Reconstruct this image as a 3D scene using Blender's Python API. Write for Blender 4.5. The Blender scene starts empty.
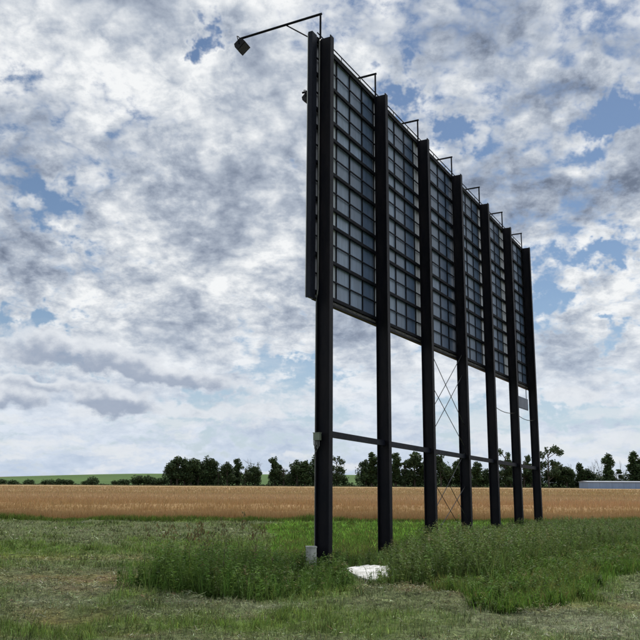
import bpy, bmesh, math, random
import numpy as np
from mathutils import Matrix, Vector

# ------------------------------------------------------------------ camera
SC = bpy.context.scene
COL = SC.collection
F_PX, PITCH, ROLL, HC = 800.76, 0.199084, -0.006125, 1.6
cam_d = bpy.data.cameras.new("camera")
cam = bpy.data.objects.new("camera", cam_d)
COL.objects.link(cam)
cam_d.sensor_width = 36.0
cam_d.lens = F_PX / 640 * 36.0
cam_d.clip_start = 0.1
cam_d.clip_end = 8000
cam.matrix_world = (Matrix.Translation((0, 0, HC)) @ Matrix.Rotation(math.pi / 2 + PITCH, 4, 'X')
                    @ Matrix.Rotation(-ROLL, 4, 'Z'))
SC.camera = cam


def ray(x, y):
    """direction in the world of a photo pixel (640 px wide)"""
    u, v = x - 320.0, 320.0 - y
    c, s = math.cos(-ROLL), math.sin(-ROLL)
    u, v = c * u - s * v, s * u + c * v
    c, s = math.cos(PITCH), math.sin(PITCH)
    return np.array([u, F_PX * c - v * s, F_PX * s + v * c])


def azel(x, y):
    r = ray(x, y)
    r = r / np.linalg.norm(r)
    return math.atan2(r[0], r[1]), math.asin(r[2])


# ------------------------------------------------------------------ light and sky
SUN_EL, SUN_AZ = math.radians(55), math.radians(27)      # azimuth clockwise from +Y (straight ahead)
SKY_STRENGTH = 0.072
sun_d = bpy.data.lights.new("sun", 'SUN')
sun_d.energy = 3.0
sun_d.angle = math.radians(8)
sun_d.color = (1.0, 0.95, 0.87)
sun = bpy.data.objects.new("sun", sun_d)
COL.objects.link(sun)
sd = Vector((math.sin(SUN_AZ) * math.cos(SUN_EL), math.cos(SUN_AZ) * math.cos(SUN_EL), math.sin(SUN_EL)))
sun.rotation_euler = sd.to_track_quat('Z', 'Y').to_euler()
sun.location = (0, 0, 60)

SC.view_settings.view_transform = 'Standard'
SC.view_settings.look = 'None'
SC.view_settings.gamma = 1
SC.view_settings.use_curve_mapping = False
SC.view_settings.exposure = 0.12

world = bpy.data.worlds.new("World")
SC.world = world
world.use_nodes = True
SC.cycles.max_bounces = 5
SC.cycles.use_adaptive_sampling = True
SC.cycles.adaptive_threshold = .015
SC.cycles.adaptive_min_samples = 8
SC.cycles.diffuse_bounces = 3
world.cycles.sampling_method = 'MANUAL'
world.cycles.sample_map_resolution = 512


class NT:
    """small node-tree writer"""
    def __init__(self, tree):
        self.t = tree
        tree.nodes.clear()

    def node(self, typ, **kw):
        n = self.t.nodes.new(typ)
        for k, v in kw.items():
            setattr(n, k, v)
        return n

    def put(self, sock, v):
        if hasattr(v, 'is_output'):
            self.t.links.new(v, sock)
        elif v is not None:
            if isinstance(v, (tuple, list)) and len(v) == 3 and sock.type == 'RGBA':
                v = (*v, 1)
            sock.default_value = v

    def m(self, op, a, b=None, c=None, clamp=False):
        n = self.node('ShaderNodeMath', operation=op, use_clamp=clamp)
        for i, v in enumerate((a, b, c)):
            if v is not None:
                self.put(n.inputs[i], v)
        return n.outputs[0]

    def v(self, op, a, b=None, scale=None):
        n = self.node('ShaderNodeVectorMath', operation=op)
        self.put(n.inputs[0], a)
        if b is not None:
            self.put(n.inputs[1], b)
        if scale is not None:
            self.put(n.inputs['Scale'], scale)
        return n.outputs['Value' if op in ('LENGTH', 'DISTANCE', 'DOT_PRODUCT') else 'Vector']

    def xyz(self, x, y, z=0.0):
        n = self.node('ShaderNodeCombineXYZ')
        for i, q in enumerate((x, y, z)):
            self.put(n.inputs[i], q)
        return n.outputs[0]

    def noise(self, vec, scale, detail=4, rough=0.5, dim='3D', lac=2.0, dist=0.0, color=False):
        n = self.node('ShaderNodeTexNoise', noise_dimensions=dim)
        if vec is not None:
            self.put(n.inputs['Vector'], vec)
        n.inputs['Scale'].default_value = scale
        n.inputs['Detail'].default_value = detail
        n.inputs['Roughness'].default_value = rough
        n.inputs['Lacunarity'].default_value = lac
        n.inputs['Distortion'].default_value = dist
        return n.outputs['Color' if color else 'Fac']

    def ss(self, x, lo, hi, a=0.0, b=1.0):
        n = self.node('ShaderNodeMapRange', interpolation_type='SMOOTHSTEP')
        for i, q in enumerate((x, lo, hi, a, b)):
            self.put(n.inputs[i], q)
        return n.outputs[0]

    def mix(self, f, a, b, mode='MIX', clampf=True):
        n = self.node('ShaderNodeMix', data_type='RGBA', blend_type=mode)
        self.put(n.inputs[0], f)
        self.put(n.inputs[6], a)
        self.put(n.inputs[7], b)
        return n.outputs[2]


def build_sky():
    w = NT(world.node_tree)
    out = w.node('ShaderNodeOutputWorld')
    bg = w.node('ShaderNodeBackground')
    w.t.links.new(bg.outputs[0], out.inputs[0])
    sky = w.node('ShaderNodeTexSky', sky_type='NISHITA')
    sky.sun_disc = False
    sky.sun_elevation = SUN_EL
    sky.sun_rotation = SUN_AZ
    sky.air_density = 1.0
    sky.dust_density = 0.15
    sky.ozone_density = 2.0
    blue = w.v('SCALE', sky.outputs[0], scale=SKY_STRENGTH)
    tc = w.node('ShaderNodeTexCoord')
    d = w.v('NORMALIZE', tc.outputs['Generated'])
    sp = w.node('ShaderNodeSeparateXYZ')
    w.t.links.new(d, sp.inputs[0])
    x, y, z = sp.outputs
    zc = w.m('MAXIMUM', z, 0.0)
    inv = w.m('DIVIDE', 1.0, w.m('ADD', zc, 0.40))
    p = w.xyz(w.m('MULTIPLY', x, inv), w.m('MULTIPLY', y, inv), 0.0)
    warp = w.v('SCALE', w.v('SUBTRACT', w.noise(p, 7.0, 2, .5, color=True), (.5, .5, .5)), scale=.028)
    p = w.v('ADD', p, warp)
    az = w.m('ARCTAN2', x, y)
    el = w.m('ARCSINE', z)
    fw = w.v('SCALE', w.v('SUBTRACT', w.noise(d, 22.0, 4, .65, color=True), (.5, .5, .5)), scale=.12)
    ae = w.v('ADD', w.xyz(az, el, 0.0), fw)

    fw2 = w.v('SCALE', w.v('SUBTRACT', w.noise(d, 30.0, 2, .5, color=True), (.5, .5, .5)), scale=.035)
    ae2 = w.v('ADD', w.xyz(az, el, 0.0), fw2)

    def feature(px, py, rx, ry, rot=0.0, soft=False):
        a0, e0 = azel(px, py)
        q = w.v('SUBTRACT', ae2 if soft else ae, (a0, e0, 0))
        if rot:
            n = w.node('ShaderNodeVectorRotate', rotation_type='Z_AXIS')
            w.put(n.inputs['Vector'], q)
            n.inputs['Angle'].default_value = -math.radians(rot)
            q = n.outputs[0]
        q = w.v('MULTIPLY', q, (F_PX / rx, F_PX / ry, 0))
        return w.ss(w.v('LENGTH', q), 1.0, 0.0)

    def total(lst, soft=False):
        s = None
        for (px, py, rx, ry, rot, wt) in lst:
            f = w.m('MULTIPLY', feature(px, py, rx, ry, rot, soft), wt)
            s = f if s is None else w.m('ADD', s, f)
        return s

    holes = total([(205, 40, 26, 44, 8, .34), (45, 200, 70, 46, -28, .30), (25, 328, 70, 26, 0, .34),
                   (612, 118, 66, 30, 24, .32), (400, 92, 50, 34, -20, .30), (450, 130, 40, 24, 0, .24),
                   (604, 256, 66, 22, 10, .26), (545, 298, 30, 34, 0, .22), (606, 335, 50, 16, 0, .22), (580, 414, 90, 20, -8, .30),
                   (235, 410, 170, 26, 0, .32), (300, 378, 70, 26, 0, .28), (60, 372, 110, 12, 0, .28), (250, 442, 180, 20, 0, .28),
                   (620, 440, 110, 22, 0, .14), 
                   (292, 176, 34, 20, 0, .22), (480, 420, 90, 26, 0, .26)])
    dark = total([(578, 195, 130, 44, 12, .34), (568, 80, 60, 26, 16, .34), (100, 120, 150, 80, 0, .22), (150, 20, 150, 50, 0, .24),
                  (228, 172, 90, 50, 0, -.28), (475, 30, 110, 60, 0, .2), 
                  (250, 60, 70, 60, 0, .16), (60, 265, 130, 30, 0, .22)])
    # heaps of low cumulus: white crests over dark bases
    heaps = [(120, 401, 52, 20, 4), (98, 396, 40, 16, 0), (14, 397, 54, 18, 0), (28, 348, 40, 22, 0), (80, 352, 120, 26, -12), (185, 378, 110, 20, -8),
             (40, 384, 90, 9, 0), (190, 411, 90, 10, 2), (268, 413, 44, 9, 0), (575, 395, 60, 14, -8)]
    hsum = total([(q[0], q[1], q[2], q[3], q[4], 1.0) for q in heaps], True)
    bsum = total([(q[0], q[1] + q[3] * .42, q[2] * .95, q[3] * .85, q[4], wt) for q, wt in zip(heaps[:7], (1.2, .8, .9, .25, 1.15, 1.0, .5))], True)
    n1 = w.noise(p, 1.9, 3, .5, '2D')
    n3 = w.noise(p, 22.0, 6, .66, '2D')

    def puffs(q):
        a = w.m('MULTIPLY', w.noise(q, 4.2, 3, .5, '2D'), .50)
        a = w.m('MULTIPLY_ADD', w.noise(w.v('ADD', q, (7.1, 2.2, 0)), 11.5, 4, .55, '2D'), .32, a)
        return w.m('MULTIPLY_ADD', w.noise(w.v('ADD', q, (1.3, 9.4, 0)), 27.0, 3, .6, '2D'), .20, a)

    P0 = puffs(p)
    sx, sy = math.sin(SUN_AZ), math.cos(SUN_AZ)
    # the same field a little nearer the sun: what lies between a puff and the sun shades it
    P1 = puffs(w.v('ADD', p, (sx * .035, sy * .035, 0)))
    D0 = w.m('MULTIPLY_ADD', n1, .36, w.m('MULTIPLY_ADD', n3, .32, w.m('MULTIPLY', P0, .54)))
    # rounded tops with creases between them
    bw = w.m('ABSOLUTE', w.m('MULTIPLY_ADD', w.noise(w.v('ADD', p, (3.3, 5.9, 0)), 11.0, 4, .5, '2D'), 2.0, -1.0))
    bw = w.m('SUBTRACT', bw, .20)
    cov = w.m('MULTIPLY_ADD', bw, .22, w.m('SUBTRACT', D0, w.m('MULTIPLY', holes, 0.72)))
    a_cov = w.ss(cov, .41, .575)
    thick = w.m('MULTIPLY', w.ss(P0, .36, .68), .52)
    big = w.noise(w.v('ADD', p, (4.3, 1.7, 0)), 2.3, 3, .5, '2D')
    thick = w.m('ADD', thick, w.ss(big, .36, .68, -.10, .30))
    thick = w.m('ADD', thick, dark)
    thick = w.m('MULTIPLY_ADD', w.m('SUBTRACT', n3, .5), .6, thick)
    thick = w.m('MULTIPLY_ADD', bw, -.85, thick)
    lit = w.m('MULTIPLY', w.m('SUBTRACT', P0, P1), 1.9)
    thick = w.m('SUBTRACT', thick, lit)
    thick = w.m('MULTIPLY_ADD', w.m('SUBTRACT', 1.0, w.ss(cov, .48, .66)), -.22, thick)
    thick = w.m('MULTIPLY', thick, w.ss(z, .02, .26, .55, 1.0))
    ramp = w.node('ShaderNodeValToRGB')
    els = ramp.color_ramp.elements
    els[0].position, els[0].color = 0.0, (.84, .855, .865, 1)
    els[1].position, els[1].color = 1.0, (.15, .185, .255, 1)
    for pos, c in ((.25, (.615, .65, .695)), (.5, (.405, .455, .535)), (.75, (.26, .305, .39))):
        e = els.new(pos)
        e.color = (*c, 1)
    w.t.links.new(w.m('ADD', thick, .05, clamp=True), ramp.inputs[0])
    col = w.mix(a_cov, blue, ramp.outputs[0])
    # pale air and thin banks of cloud low over the horizon
    low = w.m('POWER', w.m('SUBTRACT', 1.0, w.ss(z, -.02, .24), clamp=True), 1.2)
    col = w.mix(w.m('MULTIPLY', low, .72), col, (.50, .60, .75))
    lown = w.noise(w.v('ADD', w.xyz(w.m('MULTIPLY', az, 3.4), w.m('MULTIPLY', el, 17.0), 3.0), w.v('SCALE', fw, scale=3.0)), 2.0, 4, .55)
    stre = w.ss(lown, .49, .62)
    col = w.mix(w.m('MULTIPLY', w.m('MULTIPLY', low, stre), .80), col, (.745, .765, .785))
    hn = w.noise(w.v('MULTIPLY', d, (1, 1, 1.5)), 40.0, 6, .64)
    hm = w.ss(w.m('MULTIPLY_ADD', w.m('SUBTRACT', hn, .5), 1.3, hsum), .16, .66)
    hb = w.m('MULTIPLY_ADD', w.m('SUBTRACT', hn, .5), 1.5, bsum)
    hcol = w.mix(w.ss(hb, -.15, 1.05), (.72, .75, .79), (.29, .345, .45))
    col = w.mix(w.m('MULTIPLY', hm, .85), col, hcol)
    w.t.links.new(col, bg.inputs['Color'])
    bg.inputs['Strength'].default_value = 1.0


build_sky()

# ------------------------------------------------------------------ helpers
rng = np.random.default_rng(7)
random.seed(7)


def tag(o, label=None, cat=None, group=None, kind=None):
    if label:
        o["label"] = label
    if cat:
        o["category"] = cat
    if group:
        o["group"] = group
    if kind:
        o["kind"] = kind
    return o


def link(name, me, mat=None, parent=None, loc=None):
    o = bpy.data.objects.new(name, me)
    COL.objects.link(o)
    if mat is not None and me is not None and not me.materials:
        me.materials.append(mat)
    if parent is not None:
        o.parent = parent
    if loc is not None:
        o.location = loc
    return o


def np_mesh(name, verts, faces, cols=None, smooth=False):
    """verts (n,3), faces (m,k) all of one size, cols (n,3)"""
    me = bpy.data.meshes.new(name)
    verts = np.ascontiguousarray(verts, dtype=np.float32)
    faces = np.ascontiguousarray(faces, dtype=np.int32)
    k = faces.shape[1]
    me.vertices.add(len(verts))
    me.vertices.foreach_set("co", verts.ravel())
    me.loops.add(faces.size)
    me.loops.foreach_set("vertex_index", faces.ravel())
    me.polygons.add(len(faces))
    me.polygons.foreach_set("loop_start", np.arange(0, faces.size, k, dtype=np.int32))
    me.polygons.foreach_set("loop_total", np.full(len(faces), k, dtype=np.int32))
    if cols is not None:
        at = me.color_attributes.new("Col", 'FLOAT_COLOR', 'POINT')
        c4 = np.ones((len(verts), 4), dtype=np.float32)
        c4[:, :3] = cols
        at.data.foreach_set("color", c4.ravel())
    if smooth:
        me.polygons.foreach_set("use_smooth", np.ones(len(faces), dtype=bool))
    me.update(calc_edges=True)
    me.validate()
    return me


class MB:
    """collects boxes, tubes and prisms into one mesh"""
    def __init__(self):
        self.v, self.f = [], []

    def add(self, vs, fs):
        b = len(self.v)
        self.v += [tuple(q) for q in vs]
        self.f += [tuple(i + b for i in g) for g in fs]

    def box(self, x0, x1, y0, y1, z0, z1, M=None):
        vs = [Vector((x, y, z)) for z in (z0, z1) for (x, y) in ((x0, y0), (x1, y0), (x1, y1), (x0, y1))]
        if M is not None:
            vs = [M @ q for q in vs]
        self.add(vs, [(3, 2, 1, 0), (4, 5, 6, 7), (0, 1, 5, 4), (1, 2, 6, 5), (2, 3, 7, 6), (3, 0, 4, 7)])

    def prism(self, prof, z0, z1, M=None):
        """prof: list of (x, y), counter-clockwise, run along z"""
        n = len(prof)
        vs = [Vector((x, y, z)) for z in (z0, z1) for (x, y) in prof]
        if M is not None:
            vs = [M @ q for q in vs]
        fs = [tuple(range(n - 1, -1, -1)), tuple(range(n, 2 * n))]
        fs += [(i, (i + 1) % n, n + (i + 1) % n, n + i) for i in range(n)]
        self.add(vs, fs)

    def tube(self, pts, r, n=8, cap=True):
        pts = [Vector(q) for q in pts]
        rs = r if isinstance(r, (list, tuple)) else [r] * len(pts)
        rings = []
        up = None
        for i, q in enumerate(pts):
            t = (pts[min(i + 1, len(pts) - 1)] - pts[max(i - 1, 0)]).normalized()
            if up is None:
                up = t.orthogonal().normalized()
            else:
                up = (up - t * up.dot(t))
                up = up.normalized() if up.length > 1e-6 else t.orthogonal().normalized()
            s = t.cross(up)
            rings.append([q + (up * math.cos(2 * math.pi * k / n) + s * math.sin(2 * math.pi * k / n)) * rs[i] for k in range(n)])
        vs = [a for g in rings for a in g]
        fs = []
        for i in range(len(pts) - 1):
            for k in range(n):
                a, b = i * n + k, i * n + (k + 1) % n
                fs.append((a, b, b + n, a + n))
        if cap:
            fs.append(tuple(range(n - 1, -1, -1)))
            fs.append(tuple((len(pts) - 1) * n + k for k in range(n)))
        self.add(vs, fs)

    def mesh(self, name):
        me = bpy.data.meshes.new(name)
        me.from_pydata(self.v, [], self.f)
        me.update()
        return me

    def build(self, name, mat, parent=None, loc=None):
        return link(name, self.mesh(name), mat, parent, loc)


def hash2(ix, iy, seed):
    h = (ix.astype(np.int64) * 374761393 + iy.astype(np.int64) * 668265263 + seed * 974634777) & 0xffffffff
    h = ((h ^ (h >> 13)) * 1274126177) & 0xffffffff
    return ((h ^ (h >> 16)) & 0xffffff) / float(0xffffff)


def vnoise(x, y, seed=0):
    ix, iy = np.floor(x), np.floor(y)
    fx, fy = x - ix, y - iy
    ix, iy = ix.astype(np.int64), iy.astype(np.int64)
    fx, fy = fx * fx * (3 - 2 * fx), fy * fy * (3 - 2 * fy)
    a, b = hash2(ix, iy, seed), hash2(ix + 1, iy, seed)
    c, d = hash2(ix, iy + 1, seed), hash2(ix + 1, iy + 1, seed)
    return (a + (b - a) * fx) * (1 - fy) + (c + (d - c) * fx) * fy


def fbm(x, y, seed=0, oct=4):
    s, a, t = 0.0, 0.5, 0.0
    for i in range(oct):
        s = s + a * vnoise(x * 2 ** i + 17.3 * i, y * 2 ** i - 9.1 * i, seed + i)
        t += a
        a *= .5
    return s / t


def sstep(x, a, b):
    t = np.clip((x - a) / (b - a), 0, 1)
    return t * t * (3 - 2 * t)


def in_poly(x, y, poly):
    r = np.zeros(x.shape, bool)
    n = len(poly)
    for i in range(n):
        x0, y0 = poly[i]
        x1, y1 = poly[(i + 1) % n]
        c = ((y0 > y) != (y1 > y)) & (x < (x1 - x0) * (y - y0) / (y1 - y0 + 1e-12) + x0)
        r ^= c
    return r


def poly_dist(x, y, poly):
    """distance to the outline"""
    d = np.full(x.shape, 1e9)
    n = len(poly)
    for i in range(n):
        ax, ay = poly[i]
        bx, by = poly[(i + 1) % n]
        t = np.clip(((x - ax) * (bx - ax) + (y - ay) * (by - ay)) / ((bx - ax) ** 2 + (by - ay) ** 2), 0, 1)
        d = np.minimum(d, np.hypot(x - ax - t * (bx - ax), y - ay - t * (by - ay)))
    return d


# ------------------------------------------------------------------ materials
def new_mat(name):
    mt = bpy.data.materials.new(name)
    mt.use_nodes = True
    return mt, NT(mt.node_tree)


def finish(t, surf, disp=None):
    o = t.node('ShaderNodeOutputMaterial')
    t.t.links.new(surf, o.inputs[0])


def princ(t, color, rough=.6, metal=0.0, spec=.5, normal=None):
    b = t.node('ShaderNodeBsdfPrincipled')
    t.put(b.inputs['Base Color'], color)
    t.put(b.inputs['Roughness'], rough)
    b.inputs['Metallic'].default_value = metal
    b.inputs['Specular IOR Level'].default_value = spec
    if normal is not None:
        t.put(b.inputs['Normal'], normal)
    return b.outputs[0]


def bump(t, h, dist, strength=1.0):
    b = t.node('ShaderNodeBump')
    t.put(b.inputs['Height'], h)
    b.inputs['Distance'].default_value = dist
    b.inputs['Strength'].default_value = strength
    return b.outputs[0]


def obj_co(t):
    return t.node('ShaderNodeTexCoord').outputs['Object']


def painted(name, c0, c1, rough=.5, scale=6.0, metal=0.0, stretch=(1, 1, .25), spec=.5):
    mt, t = new_mat(name)
    co = t.v('MULTIPLY', obj_co(t), stretch)
    n = t.noise(co, scale, 5, .6)
    n2 = t.noise(obj_co(t), scale * 7, 3, .6)
    c = t.mix(t.ss(n, .35, .68), c0, c1)
    r = t.m('MULTIPLY_ADD', n2, .3, rough - .15)
    finish(t, princ(t, c, r, metal, spec, bump(t, n2, .002, .4)))
    return mt


def leafy(name, translucent=.35, rough=.55, tint=(1, 1, 1)):
    """plant surface whose own colour is stored per blade or leaf"""
    mt, t = new_mat(name)
    a = t.node('ShaderNodeVertexColor', layer_name="Col")
    c = t.mix(1.0, a.outputs[0], tint, 'MULTIPLY')
    p = princ(t, c, rough, 0, .12)
    tr = t.node('ShaderNodeBsdfTranslucent')
    t.put(tr.inputs[0], c)
    mx = t.node('ShaderNodeMixShader')
    mx.inputs[0].default_value = translucent
    t.t.links.new(p, mx.inputs[1])
    t.t.links.new(tr.outputs[0], mx.inputs[2])
    finish(t, mx.outputs[0])
    return mt


M = {}
M['steel'] = painted('dark_painted_steel', (.0040, .0045, .009), (.0135, .0115, .0145), .55, 4.0, spec=.16)
M['frame'] = painted('dark_frame_steel', (.005, .0055, .009), (.011, .011, .016), .6, 4.0, spec=.10)
M['edge'] = painted('edge_frame_steel', (.009, .010, .018), (.018, .021, .033), .55, 2.5, spec=.15)
M['galv'] = painted('weathered_galvanised', (.16, .16, .15), (.26, .26, .25), .5, 9.0, .3)
M['grime'] = painted('grimy_channel', (.03, .03, .032), (.13, .12, .10), .7, 5.0, 0, (1.2, 1, 4))
M['wire'] = painted('brace_wire', (.05, .05, .05), (.10, .10, .10), .5, 9.0, .4)
M['lampbody'] = painted('floodlight_housing', (.008, .008, .010), (.018, .018, .02), .5, 8.0, spec=.2)
M['face'] = painted('poster_face', (.55, .55, .54), (.68, .68, .66), .7, 2.0)
M['boxgreen'] = painted('grey_green_box', (.17, .20, .15), (.24, .27, .21), .5, 9.0)
M['cabinet'] = painted('stained_grey_cabinet', (.30, .31, .28), (.58, .59, .55), .8, 5.0)
M['signpanel'] = painted('blue_grey_plate', (.10, .12, .17), (.14, .16, .22), .5, 3.0)
M['shed'] = painted('blue_grey_cladding', (.22, .31, .47), (.26, .36, .53), .5, .4)
M['shedroof'] = painted('pale_grey_roof', (.30, .35, .43), (.38, .43, .51), .6, .5)
M['bark'] = painted('bark', (.06, .048, .036), (.12, .10, .08), .9, 2.0)
M['twig'] = painted('bare_grey_wood', (.13, .115, .10), (.20, .18, .16), .9, 2.0)
M['grass'] = leafy('grass_blade', .42)
M['weed'] = leafy('weed_leaf', .42)
M['hay'] = leafy('cut_hay', .15, .75)
M['wheat'] = leafy('wheat_stalk', .25, .65)
M['tree'] = leafy('tree_leaf', .25)


def glass_mat():
    mt, t = new_mat('lamp_glass')
    finish(t, princ(t, (.02, .021, .023), .15, 0, .4))
    return mt


M['glass'] = glass_mat()


def sheet_mat():
    mt, t = new_mat('panel_sheet')
    oi = t.node('ShaderNodeObjectInfo')
    co = t.v('ADD', obj_co(t), t.v('SCALE', t.xyz(oi.outputs['Random'], oi.outputs['Random'], oi.outputs['Random']), scale=40.0))
    n = t.noise(t.v('MULTIPLY', co, (5, 1, .6)), 2.2, 5, .6)
    n2 = t.noise(co, 1.3, 3, .5)
    k = t.m('MULTIPLY_ADD', t.ss(n, .3, .72), .34, .80)
    k = t.m('MULTIPLY', k, t.m('MULTIPLY_ADD', n2, .5, .75))
    k = t.m('MULTIPLY', k, t.m('MULTIPLY_ADD', oi.outputs['Random'], .2, .9))
    c = t.v('SCALE', oi.outputs['Color'], scale=k)
    finish(t, princ(t, c, t.m('MULTIPLY_ADD', n2, .25, .28), 0, .5, bump(t, n2, .02, .25)))
    return mt


M['sheet'] = sheet_mat()


def concrete_mat():
    mt, t = new_mat('pale_concrete')
    co = obj_co(t)
    n = t.noise(co, 5, 6, .65)
    n2 = t.noise(co, 40, 3, .6)
    c = t.mix(t.ss(n, .35, .62), (.46, .46, .43), (.82, .82, .81))
    finish(t, princ(t, c, .85, 0, .3, bump(t, n2, .006, .5)))
    return mt


M['concrete'] = concrete_mat()


def ground_mat():
    mt, t = new_mat('mown_ground')
    a = t.node('ShaderNodeVertexColor', layer_name="Col")
    co = obj_co(t)
    n = t.noise(co, 9, 5, .65)
    n2 = t.noise(co, 38, 4, .6)
    k = t.m('MULTIPLY_ADD', t.ss(n, .3, .7), 1.0, .42)
    k = t.m('MULTIPLY', k, t.m('MULTIPLY_ADD', n2, 1.3, .32))
    c = t.v('SCALE', a.outputs[0], scale=k)
    finish(t, princ(t, c, .9, 0, .15, bump(t, t.noise(co, 15, 5, .62), .09, .9)))
    return mt


M['ground'] = ground_mat()


def wheat_sheet_mat():
    mt, t = new_mat('ripe_wheat_canopy')
    a = t.node('ShaderNodeVertexColor', layer_name="Col")
    co = obj_co(t)
    n = t.noise(co, .9, 5, .65)
    n2 = t.noise(t.v('MULTIPLY', co, (.02, .35, 1)), 1.0, 5, .65)
    n3 = t.noise(co, 6.5, 4, .6)
    k = t.m('MULTIPLY_ADD', n, .24, .88)
    k = t.m('MULTIPLY', k, t.m('MULTIPLY_ADD', n2, .44, .78))
    k = t.m('MULTIPLY', k, t.m('MULTIPLY_ADD', n3, .5, .75))
    c = t.v('SCALE', a.outputs[0], scale=t.m('MULTIPLY', k, .82))
    finish(t, princ(t, c, .9, 0, .1, bump(t, n3, .12, .7)))
    return mt


M['wheatsheet'] = wheat_sheet_mat()


def hill_mat():
    mt, t = new_mat('far_field')
    a = t.node('ShaderNodeVertexColor', layer_name="Col")
    n = t.noise(t.v('MULTIPLY', obj_co(t), (.01, .05, .05)), 1.0, 5, .6)
    c = t.v('SCALE', a.outputs[0], scale=t.m('MULTIPLY_ADD', n, .6, .7))
    finish(t, princ(t, c, .9, 0, .1))
    return mt


M['hill'] = hill_mat()

# ------------------------------------------------------------------ the ground
WEED_L = [(-2.90, 13.07), (-2.72, 12.4), (-2.2, 11.9), (-1.21, 11.53), (-.26, 11.86), (.50, 12.7), (.68, 13.4), (.52, 14.9), (.75, 16.2),
          (.9, 17.2), (-.2, 16.6), (-1.5, 16.2), (-2.5, 15.2)]
WEED_R = [(1.05, 13.6), (1.5, 12.95), (2.46, 12.9), (3.57, 14.78), (4.81, 16.59), (6.4, 18.91), (8.53, 22.01), (11, 26), (13.5, 31.0),
          (9.2, 32), (6.4, 28.0), (3.7, 22.6), (2.0, 19.0), (1.2, 17.3), (1.05, 15.6)]
FRINGE = [(1.75, 12.7), (2.0, 11.3), (2.37, 10.5), (3.24, 11.26), (4.52, 13.43), (5.93, 15.39), (10, 20.5), (9.5, 23.0), (6.4, 19.2), (4.81, 17.0),
          (3.57, 15.2), (2.46, 13.3)]
LUSH = [(-1.2, 17.2), (1.0, 17.8), (2.0, 19.4), (3.7, 22.9), (6.4, 28.6), (8.5, 32.6), (2.0, 32.6), (-1.0, 32.4), (-2.2, 30.0), (-1.2, 24)]
FIELD_Y = 33.6


def terrain(x, y):
    z = -0.62 * sstep(y, 45, 270)
    near = 1 - sstep(np.hypot(x, y - 18), 26, 40)
    z = z + near * ((fbm(x * .45, y * .45, 3) - .5) * .10 + (fbm(x * 2.2, y * 2.2, 5) - .5) * .10 + (fbm(x * 5.5, y * 5.5, 6, 2) - .5) * .05)
    # raked heaps of hay in the foreground
    for (hx, hy, rx, ry, h) in ((1.6, 11.7, .9, .7, .13), (.6, 11.3, .8, .5, .08), (-1.2, 10.7, 1.3, .35, .06), (-2.6, 10.3, 1.0, .3, .06),
                                (-3.4, 12.0, .9, .5, .05), (2.0, 11.2, .5, .35, .06)):
        g = np.exp(-(((x - hx) / rx) ** 2 + ((y - hy) / ry) ** 2))
        z = z + g * h * (.6 + .8 * fbm(x * 3, y * 3, 9))
    return z


C_GREEN = np.array((.108, .165, .034))
C_YELL = np.array((.220, .190, .070))
C_GREY = np.array((.130, .158, .068))
C_PALE = np.array((.205, .225, .135))
C_BROWN = np.array((.165, .125, .066))
C_LUSH = np.array((.125, .225, .038))
PATCH = [  # x, y, rx, ry, colour, weight: what grows or lies there
    (-5.6, 19.5, 3.6, 1.5, C_GREEN, 1.0), (-8.5, 18.4, 3.0, 1.2, C_GREEN, .8), (-4.9, 17.3, 2.6, .7, C_YELL, .5), (-6.5, 16.0, 2.6, .6, C_GREEN, .6),
    (-3.9, 13.8, 1.2, .8, C_BROWN, .95), (-2.9, 12.9, .7, .6, C_YELL, .7), (-4.6, 14.0, 1.0, .4, C_YELL, .5), (-3.3, 12.2, .5, .5, C_BROWN, .7),
    (-3.1, 10.0, .7, .4, C_YELL, .9), (-2.4, 9.7, .5, .4, C_GREEN, .7), (-1.7, 9.5, 1.0, .40, C_GREEN, .75), (-.2, 9.5, 1.2, .25, C_GREEN, .5),
    (.6, 9.25, 1.5, .32, C_GREEN, .85), (1.6, 9.2, .8, .35, C_GREEN, .8), (-2.0, 8.8, .5, .25, C_BROWN, .5), (-3.6, 9.2, .8, .3, C_GREEN, .6),
    (2.0, 11.6, .55, .45, C_BROWN, 1.1), (1.5, 12.2, .8, .4, C_BROWN, .8), (-.6, 11.0, 1.0, .3, C_PALE, .5), (-1.4, 10.9, 1.3, .35, C_PALE, .55),
    (-3.2, 11.2, 1.1, .4, C_PALE, .7), (-3.7, 12.6, .9, .4, C_PALE, .5), (3.4, 9.6, 2.2, 1.2, C_PALE, .8), (5.5, 12.5, 1.6, 1.4, C_PALE, .7), (8, 15.6, 2, 1.6, C_PALE, .7),
    (3.4, 10.9, .7, .3, C_YELL, .6), (-7, 27, 9, 5, C_GREY, .8), (-2, 29, 3, 2, C_GREY, .6), (1.0, 11.2, .9, .5, C_GREY, .8),
]


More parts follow.
